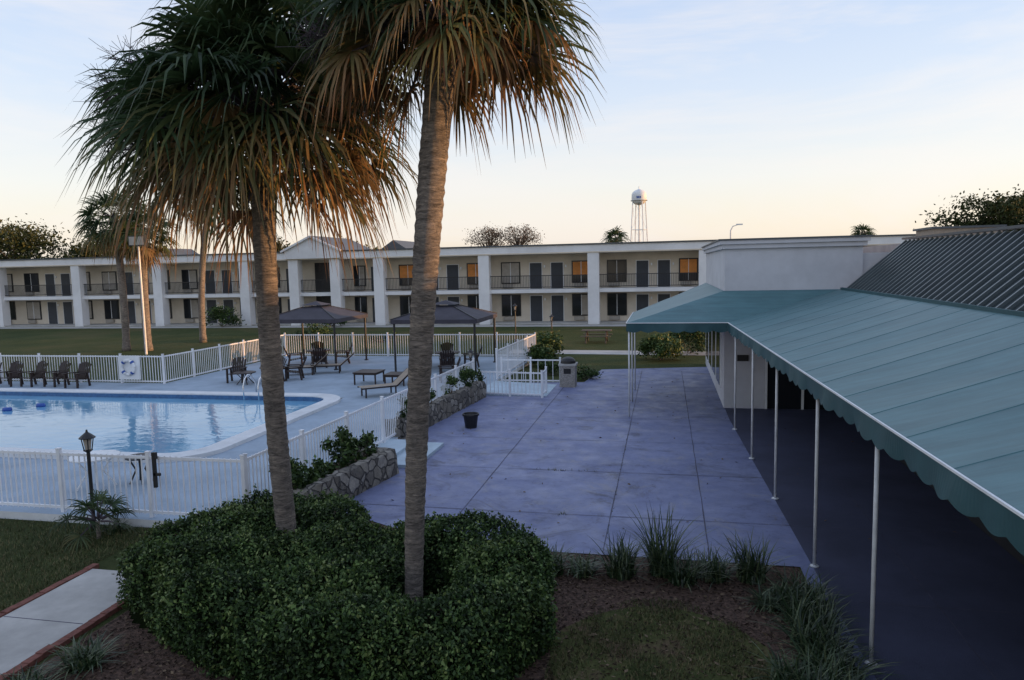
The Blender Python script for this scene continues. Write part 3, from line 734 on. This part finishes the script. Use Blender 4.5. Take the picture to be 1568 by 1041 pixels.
# ---------------------------------------------------------------- gazebos
def gazebo(x,y,s,zp,rot):
    g=Ob(); z0=DZ; ze=2.5; cs,sn=math.cos(rot),math.sin(rot)
    T=lambda u,v,z:(x+u*cs-v*sn,y+u*sn+v*cs,z)
    h=s/2
    for u in(-1,1):
        for v in (-1,1):
            g.tube('posts',M_dark,[T(u*(h-.12),v*(h-.12),z0),T(u*(h-.12),v*(h-.12),ze)],.05,8); g.lathe('post_feet',M_dark,*T(u*(h-.12),v*(h-.12),0)[:2],[(.11,z0+.002),(.11,z0+.03),(.05,z0+.06)],8)
    for i in range(4):
        c=[(-h,-h),(h,-h),(h,h),(-h,h)]; a0=c[i];a1=c[(i+1)%4]
        g.beam('frame',M_dark,T(a0[0]*.93,a0[1]*.93,ze-.12),T(a1[0]*.93,a1[1]*.93,ze-.12),.05,.09)
        t=.24
        g.poly('canopy',M_gazroof,[T(a0[0],a0[1],ze),T(a1[0],a1[1],ze),T(a1[0]*t,a1[1]*t,zp-.12),T(a0[0]*t,a0[1]*t,zp-.12)])
        g.poly('canopy',M_gazroof,[T(a0[0],a0[1],ze-.18),T(a1[0],a1[1],ze-.18),T(a1[0],a1[1],ze),T(a0[0],a0[1],ze)])
        t2=.3
        g.poly('cupola',M_gazroof,[T(a0[0]*t2,a0[1]*t2,zp-.04),T(a1[0]*t2,a1[1]*t2,zp-.04),T(0,0,zp+.14)])
        g.beam('ribs',M_dark,T(a0[0],a0[1],ze+.02),T(a0[0]*t,a0[1]*t,zp-.1),.04,.03)
    g.finish('patio_gazebo')
gazebo(-16.6,32.2,3.7,3.12,0); gazebo(-9.85,31.6,3.9,3.12,0)

# ---------------------------------------------------------------- furniture
def T3(x,y,rot,z):
    cs,sn=math.cos(rot),math.sin(rot)
    return lambda u,v,w:(x+u*cs-v*sn,y+u*sn+v*cs,z+w)
def chair(x,y,rot,name='patio_armchair',mm=None):
    g=Ob(); t=T3(x,y,rot,DZ); mm=mm or M_brown
    for u in (-.3,.3):
        g.beam('legs',mm,t(u,-.3,0),t(u,-.28,.58),.06,.07); g.beam('legs',mm,t(u,.34,0),t(u,.24,.56),.06,.07)
        g.beam('arms',mm,t(u,-.38,.6),t(u,.36,.57),.11,.035)
    for i in range(6): 
        v=-.3+i*.1; g.beam('seat',mm,t(-.27,v,.38-i*.015),t(.27,v,.38-i*.015),.085,.03)
    for i in range(6):
        u=-.24+i*.096; hh=1.0-.9*abs(u)**1.6; g.beam('backrest',mm,t(u*.85,.24,.28),t(u*1.1,.52,hh),.08,.022)
    g.beam('backrest',mm,t(-.28,.36,.58),t(.28,.36,.58),.05,.03); g.beam('backrest',mm,t(-.24,.26,.33),t(.24,.26,.33),.05,.03)
    g.finish(name)
def table(x,y,r=.5,h=.72,square=False,mm=None):
    g=Ob(); mm=mm or M_brown; z=DZ
    if square:
        g.box('top',mm,(x-r,y-r,z+h-.04),(x+r,y+r,z+h))
        for u in(-1,1):
            for v in(-1,1): g.box('legs',mm,(x+u*(r-.06)-.025,y+v*(r-.06)-.025,z),(x+u*(r-.06)+.025,y+v*(r-.06)+.025,z+h-.041))
        g.box('rim',mm,(x-r+.03,y-r+.03,z+h-.1),(x+r-.03,y+r-.03,z+h-.0415))
    else:
        g.lathe('top',mm,x,y,[(r-.02,z+h-.04),(r,z+h-.03),(r,z+h-.01),(r-.02,z+h)],24)
        for k in range(4):
            a=math.pi/4+k*math.pi/2; g.tube('legs',mm,[(x+r*.75*math.cos(a),y+r*.75*math.sin(a),z),(x+r*.3*math.cos(a),y+r*.3*math.sin(a),z+h*.5),(x+r*.7*math.cos(a),y+r*.7*math.sin(a),z+h-.04)],.02,6)
    g.finish('patio_table')
def chaise(x,y,rot):
    g=Ob(); t=T3(x,y,rot,DZ)
    for u in(-.3,.3):
        g.beam('frame',M_brown,t(u,-.95,.34),t(u,.35,.34),.045,.05); g.beam('frame',M_brown,t(u,.35,.34),t(u,.95,.85),.045,.05)
        for v in (-.8,.3): g.beam('legs',M_brown,t(u,v,0),t(u,v,.33),.045,.045)
    g.poly('sling',M_tan,[t(-.28,-.95,.37),t(.28,-.95,.37),t(.28,.35,.37),t(-.28,.35,.37)]); g.poly('sling',M_tan,[t(-.28,.35,.37),t(.28,.35,.37),t(.28,.95,.88),t(-.28,.95,.88)])
    g.finish('chaise_lounge')
for x in (-31.2,-29.6,-28.4,-27.2,-26.1,-25.0,-23.8): chair(x,25.1+rnd.uniform(-.1,.1),rnd.uniform(-.25,.25))
chair(-17.6,26.8,.3); chair(-16.0,26.9,-.5); chair(-15.4,27.6,-1.2); table(-16.9,26.3,.45,.5)
table(-11.7,26.9,.5,.5,True); table(-10.4,26.7,.45,.45,True)
chaise(-10.0,24.4,-.9); chaise(-14.6,29.6,-1.2); chaise(-15.6,29.0,-1.2)
table(-16.6,32.2,.6)
for a_ in range(4): chair(-16.6+1.1*math.cos(a_*1.57+.5),32.2+1.1*math.sin(a_*1.57+.5),a_*1.57+.5-1.57)
table(-9.85,31.6,.6)
for a_ in range(4): chair(-9.85+1.1*math.cos(a_*1.57+.3),31.6+1.1*math.sin(a_*1.57+.3),a_*1.57+.3-1.57)
chair(-8.6,27.6,-1.2)
table(-12.0,12.9,.5,.72,mm=M_white)
table(-11.3,13.4,.3,.6,mm=M_pot)
g=Ob(); g.box('board',M_white,(-22.5,25.85,.35),(-21.5,25.93,1.35))
pts=[(-22+.3*math.cos(t),25.8,.87+.3*math.sin(t)) for t in np.linspace(0,2*math.pi,25)]; g.tube('ring',M_white,pts,.07,8,False)
for k in range(4):
    a0=k*math.pi/2+.6; g.tube('ring_bands',M_blue,[(-22+.3*math.cos(a0+d),25.8,.87+.3*math.sin(a0+d)) for d in (0,.15,.3)],.076,8,False)
g.finish('life_ring_station',smooth=('ring',))

def lamp(name,x,y,h,z=0,s=1):
    g=Ob(); g.tube('post',M_dark,[(x,y,z),(x,y,z+h-.3*s)],.028*s,10); g.lathe('base',M_dark,x,y,[(.07*s,z),(.07*s,z+.1),(.035*s,z+.16)],12)
    zb=z+h-.3*s
    for k in range(4):
        a=k*math.pi/2+math.pi/4; g.beam('cage',M_dark,(x+.055*s*math.cos(a),y+.055*s*math.sin(a),zb),(x+.085*s*math.cos(a),y+.085*s*math.sin(a),zb+.19*s),.012*s,.012*s)
    g.lathe('lantern_glass',M_curtain,x,y,[(.04*s,zb+.01),(.065*s,zb+.185*s)],8)
    g.lathe('cap',M_dark,x,y,[(.12*s,zb+.19*s),(.125*s,zb+.2*s),(.07*s,zb+.25*s),(.02*s,zb+.29*s),(.012*s,zb+.33*s)],12); g.lathe('cage',M_dark,x,y,[(.03*s,zb-.04*s),(.07*s,zb-.01*s),(.07*s,zb)],10)
    g.finish(name)
lamp('lamp_post',-10.45,11.1,1.85,0,1.15); lamp('lamp_post',-6.95,25.15,1.75,0,1); lamp('lamp_post',-9.2,44,2.4,0,1.3); lamp('lamp_post',-6.9,44,1.7,0,1.2)
g=Ob(); x,y=-3.7,27.6
g.box('body',M_trash,(x-.3,y-.3,.02),(x+.3,y+.3,.85)); g.box('rim',M_concrete,(x-.34,y-.34,.851),(x+.34,y+.34,.93))
g.lathe('dome',M_dark,x,y,[(.3,.931),(.29,1.03),(.22,1.12),(.1,1.17)],16); g.box('opening',M_pot,(x-.14,y-.31,.55),(x+.14,y-.301,.75)); g.finish('trash_receptacle')
g=Ob(); g.lathe('pot',M_pot,-5.6,20.1,[(.17,.02),(.22,.38),(.25,.385),(.25,.44),(.22,.44),(.2,.36)],18); g.finish('planter_pot')
g=Ob(); x,y=-4.1,43.8
g.box('top',M_bark,(x-.9,y-.38,.72),(x+.9,y+.38,.77))
for s_ in (-1,1):
    g.box('benches',M_bark,(x-.9,y+s_*.72-.13,.42),(x+.9,y+s_*.72+.13,.46))
    g.beam('legs',M_bark,(x+s_*.6,y-.7,0),(x+s_*.6,y-.2,.72),.08,.08); g.beam('legs',M_bark,(x+s_*.6,y+.7,0),(x+s_*.6,y+.2,.72),.08,.08); g.beam('legs',M_bark,(x+s_*.6,y-.8,.38),(x+s_*.6,y+.8,.38),.06,.08)
g.finish('picnic_table')
g=Ob(); g.tube('pole',M_pole,[(-30.2,37,0),(-30.2,37,6.4)],[.07,.05],8); g.box('floodlight',M_dark,(-30.75,36.85,6.4),(-29.65,37.1,7.0)); g.box('lens',M_curtain,(-30.68,36.83,6.46),(-29.72,36.849,6.94)); g.finish('floodlight_pole')
g=Ob(); g.tube('pole',M_pole,[(6.1,72,0),(6.1,72,7.7),(6.3,72,8.1),(6.8,72,8.25)],[.09,.06,.05,.04],8); g.box('head',M_pole,(6.6,71.9,8.2),(7.2,72.1,8.32)); g.finish('street_lamp')
g=Ob(); x,y=-6.9,200
g.lathe('tank',M_white,x,y,[(.3,20.6),(1.2,20.9),(1.75,21.4),(2.0,22.0),(2.0,23.3),(1.85,23.9),(1.2,24.5),(.4,24.8),(.1,25.0)],28)
g.lathe('walkway',M_concrete,x,y,[(2.25,21.75),(2.25,21.9),(2.0,21.9)],24); g.lathe('finial',M_white,x,y,[(.1,25),(.1,25.6)],6)
g.lathe('riser',M_white,x,y,[(.22,0),(.22,20.6)],8)
for k in range(4):
    a=k*math.pi/2+.5; a1=a+math.pi/2; P=lambda aa,z:(x+(3.1-1.2*z/21)*math.cos(aa),y+(3.1-1.2*z/21)*math.sin(aa),z)
    g.tube('legs',M_white,[P(a,0),P(a,21.5)],.15,6)
    for z in (7,14,): g.tube('braces',M_white,[P(a,z),P(a1,z)],.06,5)
    for z in (0,7,14): g.tube('braces',M_white,[P(a,z),P(a1,z+7)],.03,4)
for k in range(3): g.box('emblem',M_blue,(x-.6+k*.42,y-2.03,22.3),(x-.3+k*.42,y-2.0,22.9))
g.finish('water_tower',smooth=('tank',))

# ---------------------------------------------------------------- trees
def tree(name,x,y,h,r,n,seed,m_=None,leaf=.25,trunk=.25,sq=.6,gap=.2):
    q=np.random.RandomState(seed); o=Ob(); zc=h-r*sq
    o.tube('trunk',M_bark,[(x,y,0),(x+q.normal()*.2,y,zc*.5),(x,y,zc)],[trunk,trunk*.8,trunk*.5],8)
    nc=26; C=[]
    for i in range(nc):
        v=q.normal(size=3); v/=np.linalg.norm(v); rr=q.uniform(.35,.92); c=np.array([x,y,zc])+v*np.array([r,r,r*sq])*rr; C.append(c)
        o.tube('limbs',M_bark,[(x,y,zc*.75),((x+c[0])/2,(y+c[1])/2,(zc*.8+c[2])/2+.2),tuple(c)],[trunk*.4,trunk*.2,trunk*.07],5,False)
    C=np.array(C); P=C[q.randint(nc,size=n)]+q.normal(size=(n,3))*np.array([r,r,r*sq])*gap
    T=np.clip(q.rand(n)*.6+.4*(P[:,2]-zc+r*sq)/(2*r*sq),0,1)
    o.strips('leaves',m_ or M_treeleaf,*leafquads(P,leaf,T)); o.finish(name)
tree('oak_tree',-80,76,11.2,5.6,7500,1,leaf=.2); tree('oak_tree',-71,80,10.0,4.9,6500,2,leaf=.2); tree('oak_tree',-88,76,12,6,6500,3,leaf=.2)
tree('bare_tree',-21.5,88,9.9,2.6,2400,4,M_baretree,.1); tree('bare_tree',-17.8,88,9.8,2.5,2400,5,M_baretree,.1)
tree('oak_tree',-37.5,80,8.3,2.6,2200,6,leaf=.18); tree('oak_tree',-47,82,8.6,3,2200,7,leaf=.18)
tree('oak_tree',36,92,12,4.8,8000,8,leaf=.2); tree('oak_tree',43,96,11.6,5.4,8000,9,leaf=.2); tree('oak_tree',50,95,12,5,6000,10,leaf=.2)
n=30000; X=R.uniform(-260,260,n); hh=6.6+1.6*np.sin(X*.06)+1.2*np.sin(X*.17+1)+.8*np.sin(X*.41)
Zt=hh*R.rand(n)**.6; P=np.stack([X,190+R.normal(0,4,n)+20*np.sin(X*.02),np.maximum(Zt+R.normal(0,.4,n),.2)],1)
o=Ob(); o.strips('l',M_treeleaf,*leafquads(P,.9,R.rand(n))); o.finish('distant_treeline')

# ---------------------------------------------------------------- sky & sun
SUN_EL=4.2; SUN_AZ=80.0
w=bpy.data.worlds.new('World'); S.world=w; w.use_nodes=True; nt=w.node_tree; nt.nodes.clear()
out=N(nt,'ShaderNodeOutputWorld'); sky=N(nt,'ShaderNodeTexSky',sky_type='NISHITA'); sky.sun_disc=False
sky.sun_elevation=math.radians(SUN_EL); sky.sun_rotation=math.radians(SUN_AZ); sky.air_density=1; sky.dust_density=1.5; sky.ozone_density=1.5
b1=N(nt,'ShaderNodeBackground'); b1.inputs[1].default_value=.08; nt.links.new(sky.outputs[0],b1.inputs[0])
tc=N(nt,'ShaderNodeTexCoord'); sx=N(nt,'ShaderNodeSeparateXYZ'); nt.links.new(tc.outputs['Generated'],sx.inputs[0])
grad=ramp(nt,sx.outputs['Z'],[(0,(.72,.64,.53)),(.04,(.86,.77,.65)),(.11,(.80,.79,.79)),(.22,(.63,.70,.84)),(.34,(.50,.61,.83)),(.6,(.42,.54,.79)),(1,(.36,.46,.7))])
mp=N(nt,'ShaderNodeMapping'); mp.inputs['Scale'].default_value=(1.0,1.0,5); mp.inputs['Rotation'].default_value=(.16,.12,0); nt.links.new(tc.outputs['Generated'],mp.inputs[0])
cl=ramp(nt,noise(nt,1.9,5,.62,mp.outputs[0],.6),[(.44,(0,0,0)),(.64,(.7,.7,.7))])
cc=mixcol(nt,cl,grad,(.84,.79,.79))
b2=N(nt,'ShaderNodeBackground'); b2.inputs[1].default_value=1.0; nt.links.new(cc,b2.inputs[0])
ad=N(nt,'ShaderNodeAddShader'); nt.links.new(b1.outputs[0],ad.inputs[0]); nt.links.new(b2.outputs[0],ad.inputs[1]); nt.links.new(ad.outputs[0],out.inputs[0])
sd=bpy.data.lights.new('sun','SUN'); sd.energy=5.0; sd.angle=math.radians(.6); sd.color=(1,.52,.2)
so=bpy.data.objects.new('sun',sd); bpy.context.collection.objects.link(so)
az=math.radians(SUN_AZ); el=math.radians(SUN_EL); dv=Vector((math.sin(az)*math.cos(el),math.cos(az)*math.cos(el),math.sin(el)))
so.rotation_euler=dv.to_track_quat('Z','Y').to_euler(); so.location=dv*60

# ---------------------------------------------------------------- camera
cd=bpy.data.cameras.new('camera'); cd.sensor_width=36; cd.lens=36*1100/1568; cd.clip_end=3000; cd.clip_start=.1
co=bpy.data.objects.new('camera',cd); bpy.context.collection.objects.link(co); co.location=(0,0,4.7)
Mx=Matrix.Rotation(math.radians(12.1),3,'Z')@Matrix.Rotation(math.radians(90-5.8),3,'X')@Matrix.Rotation(math.radians(-1.25),3,'Z')
co.rotation_euler=Mx.to_euler(); S.camera=co
